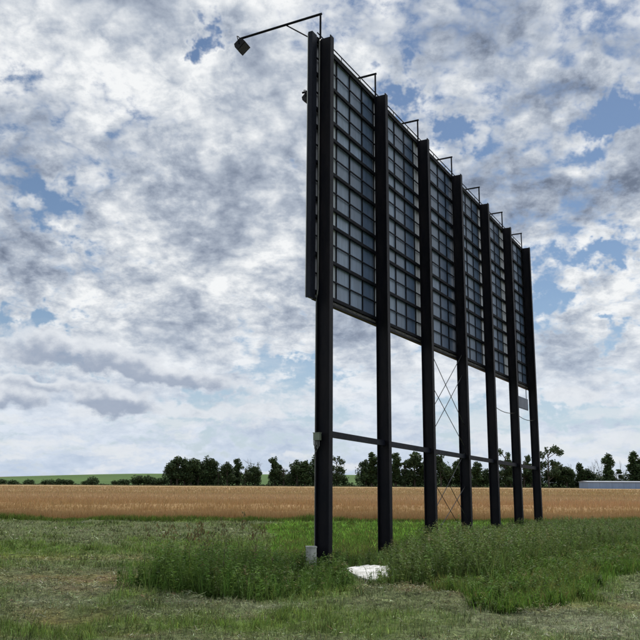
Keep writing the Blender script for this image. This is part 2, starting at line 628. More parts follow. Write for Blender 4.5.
def ground_color(x, y):
    n = fbm(x * .8, y * .8, 21)
    n2 = fbm(x * 2.5, y * 2.5, 31)
    n3 = fbm(x * 3.2, y * 4.5, 33)
    c = C_GREY + (C_GREEN - C_GREY) * sstep(n, .46, .66)[..., None]
    c = c + (C_BROWN - c) * (sstep(n2, .60, .78) * .35)[..., None]
    wx = x + (fbm(x * 1.4, y * 1.4, 41) - .5) * 1.6
    wy = y + (fbm(x * 1.4, y * 1.4, 51) - .5) * 1.2
    for (px, py, rx, ry, col, wt) in PATCH:
        g = np.exp(-(((wx - px) / rx) ** 2 + ((wy - py) / ry) ** 2) * 1.1) * wt
        g = np.clip(g * (.1 + 1.8 * n3), 0, 1)
        c = c + (col - c) * g[..., None]
    for poly, col in ((LUSH, C_LUSH), (WEED_L, C_GREEN * .8), (WEED_R, C_GREEN * .8), (FRINGE, C_LUSH * .9)):
        k = in_poly(x, y, poly).astype(float)
        c = c + (col - c) * k[..., None]
    k = sstep(y, FIELD_Y - .4, FIELD_Y + .6)
    c = c + (np.array((.17, .12, .07)) - c) * k[..., None]
    k = sstep(y, 280, 290)
    c = c + (np.array((.09, .15, .045)) - c) * k[..., None]
    return c


def geo(a, b, n):
    return a + (b - a) * (np.geomspace(1, 400, n) - 1) / 399


gx = np.concatenate([-geo(15.2, 3500, 34)[::-1], np.arange(-15, 15.01, .11), geo(15.2, 3500, 34)])
gy = np.concatenate([-geo(0, 400, 14)[::-1][:-1], np.arange(0, 6, .8), np.arange(6, 16, .10), np.arange(16, 34.01, .2), geo(34.2, 4000, 44)])
GX, GY = np.meshgrid(gx, gy)
gv = np.stack([GX, GY, terrain(GX, GY)], -1).reshape(-1, 3)
nx, ny = len(gx), len(gy)
ii = (np.arange(ny - 1)[:, None] * nx + np.arange(nx - 1)[None, :]).ravel()
gf = np.stack([ii, ii + 1, ii + 1 + nx, ii + nx], -1)
ground = link('ground', np_mesh('ground', gv, gf, ground_color(GX.ravel(), GY.ravel()), True), M['ground'])
tag(ground, 'mown grass ground with dry clippings running out under the fields', 'ground', kind='structure')

# the low hill far behind the trees
hx = np.linspace(-420, 330, 90)
hy = np.linspace(330, 1100, 50)
HX, HY = np.meshgrid(hx, hy)
prof = sstep(HY, 330, 760) * (1 - .25 * sstep(HY, 800, 1100))
ridge = 3.6 + 4.4 * sstep(HX, -310, -150) + 1.5 * (fbm(HX * .006, HY * .003, 77) - .5) - 9 * sstep(HX, 60, 260)
HZ = -1.2 + prof * (ridge + 1.2)
hc = np.zeros(HX.shape + (3,))
hc[:] = (.078, .135, .042)
kk = sstep(HY, 560, 570) * (1 - sstep(HX + .1 * HY, -270 + 75, -225 + 75))
hc += (np.array((.19, .15, .08)) - hc) * kk[..., None]
kk = sstep(fbm(HX * .004, HY * .02, 88), .52, .6) * .5
hc += (np.array((.10, .17, .05)) - hc) * kk[..., None]
ii = (np.arange(49)[:, None] * 90 + np.arange(89)[None, :]).ravel()
hill = link('hill', np_mesh('hill', np.stack([HX, HY, HZ], -1).reshape(-1, 3), np.stack([ii, ii + 1, ii + 91, ii + 90], -1),
                            hc.reshape(-1, 3), True), M['hill'])
tag(hill, 'low green hill on the horizon behind the tree row', 'hill', kind='structure')

# ------------------------------------------------------------------ wheat field
W_GOLD = np.array((.450, .312, .170))
W_RED = np.array((.470, .275, .138))
WH = .62


def wheat_h(x, y):
    return WH * (.52 + .48 * sstep(y + (fbm(x * .35, y * .35, 73) - .5) * 2.5, FIELD_Y - .5, FIELD_Y + 6))


def wheat_color(x, y):
    e = y - FIELD_Y + (fbm(x * .3, y * .3, 61) - .5) * 6
    k = (1 - sstep(e, -2.0, 20)) ** 1.3
    c = W_GOLD + (W_RED - W_GOLD) * k[..., None]
    k = sstep(fbm(x * .015, y * .10, 63), .45, .62) * .55
    c = c + (np.array((.37, .27, .12)) - c) * k[..., None]
    tram = np.zeros_like(x)
    for ty in (47.0, 66.0, 92.0, 128.0):
        tram = np.maximum(tram, np.exp(-((y - ty - .01 * x) / (.5 + ty * .008)) ** 2))
    return c * (1 - .28 * tram)[..., None]


wx = np.concatenate([-geo(30, 900, 20)[::-1], np.arange(-29, 29.1, .7), geo(30, 900, 20)])
wy = np.concatenate([np.arange(FIELD_Y + .8, 60, .5), geo(60.5, 279, 50)])
WX, WY = np.meshgrid(wx, wy)
WZ = terrain(WX, WY) + wheat_h(WX, WY) - .10 + (fbm(WX * .8, WY * .8, 71) - .5) * .10
WZ[1] -= .12
WZ[0] = terrain(WX[0], WY[0]) - .02
WY[0] = WY[1] - .02
nx, ny = len(wx), len(wy)
ii = (np.arange(ny - 1)[:, None] * nx + np.arange(nx - 1)[None, :]).ravel()
wheat_sheet = link('wheat_field', np_mesh('wheat_field', np.stack([WX, WY, WZ], -1).reshape(-1, 3), np.stack([ii, ii + 1, ii + 1 + nx, ii + nx], -1),
                                          wheat_color(WX.ravel(), WY.ravel()), True), M['wheatsheet'])
tag(wheat_sheet, 'ripe golden wheat field stretching to the tree row', 'field', kind='structure')


# ------------------------------------------------------------------ plants as many blades
def blades(base, h, w, yaw, lean, bend_dir, col, tipdark=1.0):
    """each blade: foot, middle and tip; five points, one quad kept as two triangles and a tip triangle"""
    n = len(base)
    sx, sy = np.cos(yaw) * w * .5, np.sin(yaw) * w * .5
    bx, by = np.cos(bend_dir) * lean * h, np.sin(bend_dir) * lean * h
    V = np.zeros((n, 5, 3))
    V[:, 0] = base - np.stack([sx, sy, 0 * sx], -1)
    V[:, 1] = base + np.stack([sx, sy, 0 * sx], -1)
    mid = base + np.stack([bx * .35, by * .35, h * .6], -1)
    V[:, 2] = mid + .75 * np.stack([sx, sy, 0 * sx], -1)
    V[:, 3] = mid - .75 * np.stack([sx, sy, 0 * sx], -1)
    V[:, 4] = base + np.stack([bx, by, h * np.sqrt(np.clip(1 - .5 * lean ** 2, .05, 1))], -1)
    b = (np.arange(n) * 5)[:, None]
    Fc = np.concatenate([b + [0, 1, 2], b + [0, 2, 3], b + [3, 2, 4]], 0)
    C = np.repeat(col[:, None, :], 5, 1)
    return V.reshape(-1, 3), Fc, C.reshape(-1, 3)


def vary(c, n, s=.22, hue=.08):
    k = 1 + rng.normal(0, s, (n, 1))
    h = 1 + rng.normal(0, hue, (n, 3))
    return np.clip(c * np.clip(k, .4, 1.9) * h, .005, .9)


def tufts(x, y, per, sig):
    """pull most points in towards random tuft centres"""
    n = len(x)
    m = max(1, n // per)
    idx = rng.integers(0, m, n)
    k = rng.random(n) < .78
    x0, y0 = x, y
    x, y = x.copy(), y.copy()
    x[k] = x0[idx[k]] + rng.normal(0, sig, k.sum())
    y[k] = y0[idx[k]] + rng.normal(0, sig, k.sum())
    hgt = np.ones(n)
    th = rng.uniform(.35, 2.0, m)
    hgt[k] = th[idx[k]]
    tone = np.ones(n)
    tn = np.clip(rng.normal(1, .42, m), .3, 2.0)
    tone[k] = tn[idx[k]]
    dome = np.zeros(n)
    dome[k] = np.exp(-.5 * ((x[k] - x0[idx[k]]) ** 2 + (y[k] - y0[idx[k]]) ** 2) / sig ** 2)
    return x, y, hgt, tone, dome


def scatter_wedge(y0, y1, dens, half=.46, extra=1.6):
    """points spread evenly over the strip of ground between two distances"""
    W = half * y1 + extra
    n = int(dens * 2 * W * (y1 - y0))
    x = rng.uniform(-W, W, n)
    y = rng.uniform(y0, y1, n)
    k = np.abs(x) < half * y + extra
    return x[k], y[k]


def on_ground(x, y, dz=-.01):
    return np.stack([x, y, terrain(x, y) + dz], -1)


# short mown grass
vs, fs, cs, off = [], [], [], 0


def push(t):
    global off
    v, f, c = t
    vs.append(v)
    fs.append(f + off)
    cs.append(c)
    off += len(v)


def flush(name, mat, label, cat, kind='stuff'):
    global vs, fs, cs, off
    o = link(name, np_mesh(name, np.concatenate(vs), np.concatenate(fs), np.concatenate(cs)), mat)
    tag(o, label, cat, kind=kind)
    vs, fs, cs, off = [], [], [], 0
    return o


for (y0, y1, dn, hh, ww) in ((6.8, 11, 1900, .055, .006), (11, 16, 1000, .058, .009), (16, 24, 430, .06, .013), (24, 33.4, 190, .065, .019)):
    x, y = scatter_wedge(y0, y1, dn)
    x, y, th, tone, _ = tufts(x, y, 18, .035 + .002 * y0)
    gc = ground_color(x, y)
    green = np.clip((gc[:, 1] / (gc[:, 0] + 1e-6) - .95) / .6, .0, 1)
    keep = rng.random(len(x)) < .25 + .75 * green
    keep &= ~in_poly(x, y, WEED_L) & ~in_poly(x, y, WEED_R)
    x, y, gc, green, th, tone = x[keep], y[keep], gc[keep], green[keep], th[keep], tone[keep]
    n = len(x)
    h = hh * (.4 + 1.0 * green) * rng.uniform(.5, 1.5, n) * th
    c = vary(gc * (1.05 + .35 * green[:, None]) * tone[:, None], n, .25)
    push(blades(on_ground(x, y), h, ww * rng.uniform(.7, 1.4, n), rng.uniform(0, 6.3, n), rng.uniform(.1, .9, n), rng.uniform(0, 6.3, n), c))
flush('mown_grass', M['grass'], 'short mown grass in green and yellowish patches across the foreground', 'grass')

# cut clippings lying about in swaths
for (y0, y1, dn, ll, ww) in ((6.8, 11, 2300, .070, .0042), (11, 16, 1100, .085, .006), (16, 24, 330, .10, .010), (24, 33.0, 170, .11, .012)):
    x, y = scatter_wedge(y0, y1, dn)
    x, y, th, tone, dome = tufts(x, y, 34, .05 + .002 * y0)
    gc = ground_color(x, y)
    pale = np.clip(1.25 - (gc[:, 1] / (gc[:, 0] + 1e-6) - .9) / .5, .06, 1)
    sw = sstep(fbm(x * 1.1, y * 2.4, 91), .38, .60)
    keep = rng.random(len(x)) < pale * (.15 + .85 * sw)
    keep &= ~in_poly(x, y, WEED_L) & ~in_poly(x, y, WEED_R) & ~in_poly(x, y, LUSH) & ~in_poly(x, y, FRINGE)
    x, y, gc, th, tone, dome = x[keep], y[keep], gc[keep], th[keep], tone[keep], dome[keep]
    n = len(x)
    broad = rng.random(n) < .62
    L = ll * rng.uniform(.4, 1.4, n) * np.where(broad, .6, 1.0)
    yaw = rng.uniform(0, 6.3, n)
    base = on_ground(x, y, .004)
    base[:, 2] += th * (dome * .045 + rng.uniform(0, .02, n)) * sstep(fbm(x * 1.1, y * 2.4, 91), .4, .7)
    dirv = np.stack([np.cos(yaw), np.sin(yaw), rng.normal(.08, .35, n)], -1)
    side = np.stack([-np.sin(yaw), np.cos(yaw), rng.normal(0, .4, n)], -1) * (ww * rng.uniform(.5, 1.3, n) * np.where(broad, 1.7, .8))[:, None] * .5
    V = np.zeros((n, 4, 3))
    V[:, 0] = base - side
    V[:, 1] = base + side
    V[:, 2] = base + dirv * L[:, None] + side * .5
    V[:, 3] = base + dirv * L[:, None] - side * .5
    V[:, 2:, 2] = np.maximum(V[:, 2:, 2], base[:, None, 2] - .004)
    b = (np.arange(n) * 4)[:, None]
    mixc = rng.random(n)
    tint = np.where(mixc[:, None] < .13, np.array((.34, .36, .26)), np.where(mixc[:, None] < .22, np.array((.17, .12, .07)), gc * 1.3))
    c = np.repeat(vary(tint * tone[:, None], n, .3)[:, None, :], 4, 1)
    push((V.reshape(-1, 3), np.concatenate([b + [0, 1, 2], b + [0, 2, 3]], 0), c.reshape(-1, 3)))
flush('cut_hay', M['hay'], 'dry grey-green mown clippings strewn over the foreground', 'hay')


def scatter_poly(poly, dens, jitter=.25):
    p = np.array(poly)
    x0, y0 = p.min(0) - .3
    x1, y1 = p.max(0) + .3
    n = int(dens * (x1 - x0) * (y1 - y0))
    x, y = rng.uniform(x0, x1, n), rng.uniform(y0, y1, n)
    jx = (fbm(x * 1.6, y * 1.6, 101) - .5) * jitter * 7 + rng.normal(0, .07, n)
    jy = (fbm(x * 1.6, y * 1.6, 111) - .5) * jitter * 7 + rng.normal(0, .07, n)
    k = in_poly(x + jx, y + jy, poly)
    return x[k], y[k]


SLAB_C = (.86, 14.45)


def off_slab(x, y):
    return ~((np.abs(x - SLAB_C[0]) < .36) & (y > SLAB_C[1] - .5) & (y < SLAB_C[1] + .5))


# lush grass behind the posts and the fringe before the weeds
for poly, dn, h0, ww, col in ((LUSH, 420, .20, .013, C_LUSH * .78), (FRINGE, 900, .24, .009, C_LUSH * .95)):
    x, y = scatter_poly(poly, dn)
    k = off_slab(x, y)
    x, y = x[k], y[k]
    n = len(x)
    h = h0 * rng.uniform(.45, 1.25, n) * (.55 + .9 * fbm(x * 1.3, y * 1.3, 121)) * (1 - .45 * sstep(y, 16, 26))
    yk = np.clip((rng.random(n) < .12) * .9 + sstep(fbm(x * 1.1, y * 1.1, 171), .42, .68) * .55, 0, 1)[:, None]
    c = vary(col + (C_YELL * .9 - col) * yk, n, .28)
    push(blades(on_ground(x, y), h, ww * rng.uniform(.7, 1.3, n), rng.uniform(0, 6.3, n), rng.uniform(.15, 1.0, n), rng.uniform(0, 6.3, n), c))
# long grass along the foot of the wheat
x, y = rng.uniform(-19, 19, 16000), FIELD_Y - np.abs(rng.normal(0, .28, 16000))
n = len(x)
push(blades(on_ground(x, y), rng.uniform(.10, .30, n) * (.4 + fbm(x * .5, y * 0, 131)), np.full(n, .02), rng.uniform(0, 6.3, n), rng.uniform(.1, .7, n),
            rng.uniform(0, 6.3, n), vary(C_GREEN * 1.05, n)))
flush('long_grass', M['grass'], 'lush bright green long grass around and behind the weeds', 'grass')


# tall weeds
def weed_patch(name, poly, dens, hfun, leafcol, headcol, headprob, label):
    x, y = scatter_poly(poly, dens, .13)
    k = off_slab(x, y)
    x, y = x[k], y[k]
    n = len(x)
    edge = sstep(poly_dist(x, y, poly), -.1, .35) * (.6 + .8 * fbm(x * 1.5, y * 1.5, 191))
    H = hfun(x, y) * rng.uniform(.65, 1.2, n) * (.55 + .45 * edge)
    lean = rng.normal(0, .13, (n, 2))
    foot = on_ground(x, y, -.02)
    pc = vary(leafcol, n, .22, .07)
    # stems
    push(blades(foot, H * 1.02, np.full(n, .011), rng.uniform(0, 6.3, n), np.hypot(lean[:, 0], lean[:, 1]), np.arctan2(lean[:, 1], lean[:, 0]), pc * np.array((1.0, .8, .8))))
    nl = 46
    t = np.clip((np.arange(nl) + rng.uniform(0, 1, (n, nl))) / nl, .04, 1)
    ang = rng.uniform(0, 2 * np.pi, (n, nl))
    ctr = foot[:, None, :] + np.stack([lean[:, None, 0] * t ** 1.6 * H[:, None], lean[:, None, 1] * t ** 1.6 * H[:, None], t * H[:, None]], -1)
    L = (.045 + .06 * (1 - t)) * rng.uniform(.6, 1.3, (n, nl)) * (.7 + .5 * H[:, None])
    up = rng.normal(.35, .35, (n, nl))
    dv = np.stack([np.cos(ang), np.sin(ang), up], -1)
    dv /= np.linalg.norm(dv, axis=-1, keepdims=True)
    sv = np.stack([-np.sin(ang), np.cos(ang), rng.normal(0, .35, (n, nl))], -1) * (L * rng.uniform(.14, .26, (n, nl)))[..., None]
    V = np.zeros((n, nl, 4, 3))
    V[:, :, 0] = ctr
    V[:, :, 1] = ctr + dv * (L * .5)[..., None] + sv
    V[:, :, 2] = ctr + dv * L[..., None] - np.array((0, 0, 1)) * (L * .25)[..., None]
    V[:, :, 3] = ctr + dv * (L * .5)[..., None] - sv
    cl = pc[:, None, :] * np.clip(1 + rng.normal(0, .2, (n, nl, 1)), .5, 1.7)
    ishead = (rng.random(n) < headprob)[:, None] & (t > .80)
    cl = np.where(ishead[..., None], headcol * np.clip(1 + rng.normal(0, .25, (n, nl, 1)), .5, 1.6), cl)
    C = np.repeat(cl[:, :, None, :], 4, 2)
    b = (np.arange(n * nl) * 4)[:, None]
    push((V.reshape(-1, 3), np.concatenate([b + [0, 1, 2], b + [0, 2, 3]], 0), C.reshape(-1, 3)))
    # grass between the stems
    x, y = scatter_poly(poly, dens * 13, .14)
    k = off_slab(x, y)
    x, y = x[k], y[k]
    n = len(x)
    h = hfun(x, y) * rng.uniform(.3, .85, n)
    push(blades(on_ground(x, y), h, .004 + .0004 * y, rng.uniform(0, 6.3, n), rng.uniform(.1, .8, n), rng.uniform(0, 6.3, n), vary(leafcol * 1.05, n, .25)))
    return flush(name, M['weed'], label, 'weeds')


weed_patch('weeds', WEED_L, 46, lambda x, y: (.46 + .38 * fbm(x * .9, y * .9, 141)) * (1 - .48 * sstep(x, -1.7, -.3)), np.array((.105, .180, .040)), np.array((.17, .155, .065)), .16,
           'tall dark green weeds with brownish tops around the first post')
weed_patch('weeds', WEED_R, 44, lambda x, y: (.56 + .34 * fbm(x * .7, y * .7, 151)) * (1 - .52 * sstep(y, 16, 24)) * (.58 + .42 * sstep(x - .13 * (y - 13), 1.0, 1.9)), np.array((.118, .178, .048)),
           np.array((.17, .17, .07)), .12, 'long bank of tall green weeds running under the second to last posts')

weed_patch('weeds', FRINGE, 60, lambda x, y: .10 + .28 * fbm(x * 1.2, y * 1.2, 181), np.array((.115, .195, .042)), np.array((.2, .2, .07)), .1,
           'low bright green leafy plants in front of the tall right bank of weeds')
# a few dry stalks standing above the left weeds
for k in range(26):
    x = np.array([rng.uniform(-2.8, -.6)])
    y = np.array([rng.uniform(12.6, 15.4)])
    h = np.array([rng.uniform(.75, 1.02)])
    push(blades(on_ground(x, y), h, np.array([.012]), rng.uniform(0, 6.3, 1), np.array([rng.uniform(0, .3)]), rng.uniform(0, 6.3, 1), np.array([[.10, .085, .06]])))
    m_ = 16
    tt = rng.uniform(.72, 1.0, m_)
    q = np.stack([x + rng.normal(0, .03, m_), y + rng.normal(0, .03, m_), terrain(x, y) + tt * h], -1)
    push(blades(q, rng.uniform(.03, .07, m_), np.full(m_, .022), rng.uniform(0, 6.3, m_), rng.uniform(.2, 1, m_), rng.uniform(0, 6.3, m_), vary(np.array((.14, .12, .055)), m_)))
flush('dry_stalks', M['weed'], 'thin dry brown stalks standing above the weeds left of the first post', 'stalks')

# wheat stalks at the near edge, ears farther out
for (y0, y1, dn, full, wd) in ((FIELD_Y, FIELD_Y + 2.5, 480, True, .013), (FIELD_Y + 1.5, 46, 170, False, .020), (46, 75, 45, False, .032), (75, 120, 7, False, .08), (120, 200, 1.6, False, .15)):
    W = .46 * y1 + 3
    n = int(dn * 2 * W * (y1 - y0))
    x, y = rng.uniform(-W, W, n), rng.uniform(y0, y1, n)
    if full:
        y = y0 + (y - y0) + (fbm(x * .9, y * 0, 161) - .5) * .7
    wh = wheat_h(x, y)
    h = (wh + .06) * rng.uniform(.70, 1.16, n)
    c = vary(wheat_color(x, y), n, .11, .04)
    b0 = on_ground(x, y)
    if not full:
        b0[:, 2] += wh - .15
        h = np.maximum(h - wh + .15, .05)
    push(blades(b0, h, wd * rng.uniform(.7, 1.3, n), rng.uniform(0, 6.3, n), rng.uniform(.05, .45, n), rng.uniform(0, 6.3, n), c))
flush('wheat_stalks', M['wheat'], 'reddish gold wheat stalks and ears at the near edge of the field', 'wheat')

# ------------------------------------------------------------------ the billboard (local x along the board, y to its printed front)
ANG, STEP = 0.48592, 2.8637
board = bpy.data.objects.new('billboard', None)
COL.objects.link(board)
board.location = (.0928, 15.2356, 0)
board.rotation_euler = (0, 0, math.pi / 2 - ANG)
tag(board, 'huge billboard seen from behind on seven dark steel posts', 'billboard')
S0, S1 = -.335, 6 * STEP + .30
ZT, ZB = 10.63, 5.24
ROWH = (ZT - ZB) / 14
ztop_post = 10.69

# posts: wide-flange beams
B_, D_, TF, TW = .150, .285, .018, .013
ipe = [(-B_ / 2, -D_ / 2), (B_ / 2, -D_ / 2), (B_ / 2, -D_ / 2 + TF), (TW / 2, -D_ / 2 + TF), (TW / 2, D_ / 2 - TF), (B_ / 2, D_ / 2 - TF), (B_ / 2, D_ / 2),
       (-B_ / 2, D_ / 2), (-B_ / 2, D_ / 2 - TF), (-TW / 2, D_ / 2 - TF), (-TW / 2, -D_ / 2 + TF), (-B_ / 2, -D_ / 2 + TF)]
mb = MB()
mb.prism(ipe, -.15, ztop_post)
post_me = mb.mesh('post')
plate = MB()
plate.box(-.16, .16, -.24, .24, -.03, .035)
plate_me = plate.mesh('base_plate')
for k in range(7):
    p = link('post', post_me, M['steel'], board, (k * STEP, 0, 0))
    link('base_plate', plate_me, M['steel'], p)

# horizontal members: H heavy, t thin
kinds = "HtHtHHtHtHHtHtH"
HB = MB()
HB.box(S0 + .202, S1 - .02, 0, .048, -.033, .033)
HB.box(S0 + .24, S1 - .02, .002, .046, -.039, -.0335)
heavy_me = HB.mesh('beam')
RB = MB()
RB.box(S0 + .24, S1 - .02, 0, .020, -.014, .014)
thin_me = RB.mesh('rail')
for i, q in enumerate(kinds):
    z = ZT - i * ROWH
    if q == 'H':
        link('beam', heavy_me, M['frame'], board, (0, D_ / 2 + .003, z))
    else:
        link('rail', thin_me, M['frame'], board, (0, D_ / 2 + .031, z))
# vertical studs
SB = MB()
SB.box(-.017, .017, 0, .016, ZB - .07, ZT + .05)
stud_me = SB.mesh('stud')
ST0, STW = .90 - .652, .652
nst = 0
s = ST0
studs = []
while s < S1 - .1:
    studs.append(s)
    link('stud', stud_me, M['frame'], board, (s, D_ / 2 + .0530, 0))
    s += STW
# sheets: three panels and two filler strips in every column
edges = [S0 + .205] + studs + [S1 - .02]
bands = [(4, 0), (5, 4), (9, 5), (10, 9), (14, 10)]
sheet_cache = {}
for j in range(len(edges) - 1):
    a, b = edges[j], edges[j + 1]
    c = (a + b) / 2
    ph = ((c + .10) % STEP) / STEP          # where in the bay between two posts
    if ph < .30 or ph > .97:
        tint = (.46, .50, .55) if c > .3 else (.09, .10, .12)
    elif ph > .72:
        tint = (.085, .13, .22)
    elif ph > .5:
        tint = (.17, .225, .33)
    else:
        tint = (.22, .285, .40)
    for (lo, hi) in bands:
        w_, h_ = b - a - .012, (lo - hi) * ROWH - .012
        key = (round(w_, 3), round(h_, 3))
        if key not in sheet_cache:
            m2 = MB()
            m2.box(-w_ / 2, w_ / 2, 0, .006, -h_ / 2, h_ / 2)
            sheet_cache[key] = m2.mesh('sheet')
        o = link('sheet', sheet_cache[key], M['sheet'], board, (c, D_ / 2 + .078 + random.uniform(0, .005), ZT - (lo + hi) / 2 * ROWH))
        o.rotation_euler = (random.uniform(-.004, .004), 0, random.uniform(-.006, .006))
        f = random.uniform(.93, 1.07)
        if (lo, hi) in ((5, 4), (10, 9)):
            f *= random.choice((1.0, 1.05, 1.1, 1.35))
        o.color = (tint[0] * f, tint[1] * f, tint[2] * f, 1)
# printed face, in boards
NF = 8
for k in range(NF):
    m2 = MB()
    a = S0 + (S1 - S0) / NF * k
    m2.box(a + .003, a + (S1 - S0) / NF - .003, D_ / 2 + .104, D_ / 2 + .117, ZB - .14, ZT + .06)
    m2.build('face_board', M['face'], board)
# edge channels (open towards the board)
for (x0, sgn) in ((S0, 1), (S1, -1)):
    m2 = MB()
    y0, y1 = D_ / 2 + .004, D_ / 2 + .102
    a, b = sorted((x0, x0 + sgn * .20))
    m2.box(a, b, y0, y0 + .012, ZB - .16, ZT + .085)
    a2, b2 = sorted((x0, x0 + sgn * .012))
    m2.box(a2, b2, y0 + .0125, y1, ZB - .16, ZT + .085)
    a3, b3 = sorted((x0 + sgn * .188, x0 + sgn * .20))
    m2.box(a3, b3, y0 + .0125, y0 + .04, ZB - .155, ZT + .08)
    m2.build('edge_channel', M['edge'], board)
# top and bottom channels
m2 = MB()
m2.box(S0 + .228, S1 - .228, D_ / 2 + .003, D_ / 2 + .100, ZT + .062, ZT + .072)
m2.box(S0 + .228, S1 - .228, D_ / 2 + .052, D_ / 2 + .060, ZT + .044, ZT + .0615)
m2.build('top_channel', M['galv'], board)
m2 = MB()
m2.box(S0 + .228, S1 - .228, D_ / 2 + .006, D_ / 2 + .100, ZB - .158, ZB - .148)
m2.box(S0 + .228, S1 - .228, D_ / 2 + .006, D_ / 2 + .016, ZB - .147, ZB - .115)
m2.build('bottom_channel', M['steel'], board)
m2 = MB()
x = S0 + .3
while x < S1 - .3:
    m2.box(x, x + .9, D_ / 2 + .024, D_ / 2 + .032, ZB - .146, ZB - .062)
    x += .93
m2.build('bottom_flashing', M['grime'], board)
# rail above the top edge
m2 = MB()
m2.tube([(.05, .235, ZT + .27), (6 * STEP + .1, .235, ZT + .27)], .014, 6)
for k in range(18):
    m2.tube([(.2 + k, .235, ZT + .073), (.2 + k, .235, ZT + .27)], .008, 5)
m2.build('top_rail', M['frame'], board)

# lamp arms with floodlights
ARM_L, MAST_Z = 2.03, 11.36
am = MB()
am.tube([(0, .19, 10.60), (0, .19, MAST_Z)], .022, 8)
am.tube([(0, .16, MAST_Z - .012), (0, .19 + ARM_L, MAST_Z - .035)], .026, 8)
am.tube([(0, .25, 10.71), (0, .19 + .84, MAST_Z - .04)], .015, 7)
am.box(-.03, .03, .165, .215, 10.56, 10.66)
arm_me = am.mesh('lamp_arm')
LB = MB()      # housing: a tapered box, lens facing down towards the poster
prof = [(-.15, -.09), (.15, -.09), (.15, .02), (.10, .11), (-.10, .11), (-.15, .02)]
LB.prism(prof, -.17, .17, Matrix.Rotation(math.pi / 2, 4, 'Y') @ Matrix.Rotation(math.pi / 2, 4, 'Z'))
for k in range(6):
    LB.box(-.12, .12, -.10 + k * .04 - .004, -.10 + k * .04 + .004, .112, .150)
body_me = LB.mesh('floodlight')
GB = MB()
GB.box(-.15, .15, -.13, .13, -.098, -.0915)
lens_me = GB.mesh('lens')
KB = MB()
KB.tube([(-.185, 0, .0), (-.185, -.10, .20), (-.10, -.12, .235), (.10, -.12, .235), (.185, -.10, .20), (.185, 0, .0)], .012, 6)
KB.tube([(-.185, 0, 0), (-.16, 0, 0)], .02, 6)
KB.tube([(.16, 0, 0), (.185, 0, 0)], .02, 6)
brk_me = KB.mesh('bracket')
for k in range(7):
    link('lamp_arm', arm_me, M['frame'], board, (k * STEP + .10, 0, 0))
    fl = link('floodlight', body_me, M['lampbody'], board, (k * STEP + .10, .19 + ARM_L + (-.045 if k == 0 else -.19), MAST_Z - .24))
    fl.rotation_euler = (math.radians(-42), 0, math.radians(8 if k == 0 else random.uniform(-12, 12)))
    fl.scale = (.84, .84, .84)
    link('lens', lens_me, M['glass'], fl)
    link('bracket', brk_me, M['frame'], fl)

# tie beams from web to web, one slightly lower than the last
zb = lambda s: 2.495 - .0212 * s
for k in range(6):
    a, b = k * STEP + TW / 2 + .001, (k + 1) * STEP - TW / 2 - .001
    m2 = MB()
    za, zc_ = zb(a), zb(b)
    for (y0, y1, h0, h1) in ((-.035, -.028, -.058, .058), (-.0275, .035, .050, .058), (-.0275, .035, -.058, -.050)):
        vs_ = [(a, y0, za + h0), (b, y0, zc_ + h0), (b, y1, zc_ + h0), (a, y1, za + h0), (a, y0, za + h1), (b, y0, zc_ + h1), (b, y1, zc_ + h1), (a, y1, za + h1)]
        m2.add(vs_, [(3, 2, 1, 0), (4, 5, 6, 7), (0, 1, 5, 4), (1, 2, 6, 5), (2, 3, 7, 6), (3, 0, 4, 7)])
    m2.build('tie_beam', M['edge'], board)

# crossed brace wires between the third and fourth post
a, b = 2 * STEP + .01, 3 * STEP - .01
for (y, z0, z1) in ((0, 5.05, 3.2), (.01, 3.26, 5.2), (-.01, 4.17, 2.56), (.02, 2.67, 4.6), (0, 1.76, .05), (-.01, 2.46, .6), (.01, .75, 2.42), (.02, .15, 1.5)):
    m2 = MB()
    m2.tube([(a, y, z0), ((a + b) / 2, y, (z0 + z1) / 2 - .01), (b, y, z1)], .0095, 6)
    m2.build('brace_wire', M['wire'], board)

# small plate under the board and a slack cable
m2 = MB()
m2.box(5 * STEP + .30, 5 * STEP + 1.95, -.02, .02, 4.24, 4.60)
m2.box(5 * STEP + .27, 5 * STEP + 1.98, -.012, .012, 4.605, 4.63)
m2.box(5 * STEP + .27, 5 * STEP + 1.98, -.012, .012, 4.21, 4.235)
sp_ = m2.build('small_plate', M['signpanel'], board)
m2 = MB()
for s_ in (.45, 1.8):
    m2.box(5 * STEP + s_ - .02, 5 * STEP + s_ + .02, -.008, .008, 4.632, 5.08)
m2.build('hanger', M['frame'], sp_)
m2 = MB()
pts = []
for i in range(25):
    t = i / 24
    s_ = 4 * STEP + (2 * STEP) * t
    pts.append((s_, -.02, 4.02 - .10 * t - .10 * math.sin(math.pi * ((t * 2) % 1.0))))
m2.tube(pts, .011, 6)
m2.build('slack_cable', M['wire'], board)

# conduit, junction box and loose cables on the first post
m2 = MB()
m2.tube([(-.03, .165, .40), (-.05, .162, 2.2), (-.06, .160, 5.0), (-.07, .120, 5.3), (-.07, .120, 10.62), (.02, .14, 10.70)], .014, 7)
m2.build('conduit', M['galv'], board)
m2 = MB()
m2.box(-.165, -.076, .02, .148, 2.36, 2.49)
m2.box(-.172, -.076, .012, .156, 2.4905, 2.503)
jb = m2.build('junction_box', M['boxgreen'], board)
for (yy, dd) in ((.04, .16), (.07, .22), (.09, .12)):
    m2 = MB()
    m2.tube([(-.13, yy, 2.36), (-.15, yy - .01, 2.36 - dd * .7), (-.14, yy + .03, 2.36 - dd), (-.12, yy + .07, 2.36 - dd * .7), (-.12, yy + .075, 2.36)], .007, 6)
    m2.build('cable', M['galv'], jb)

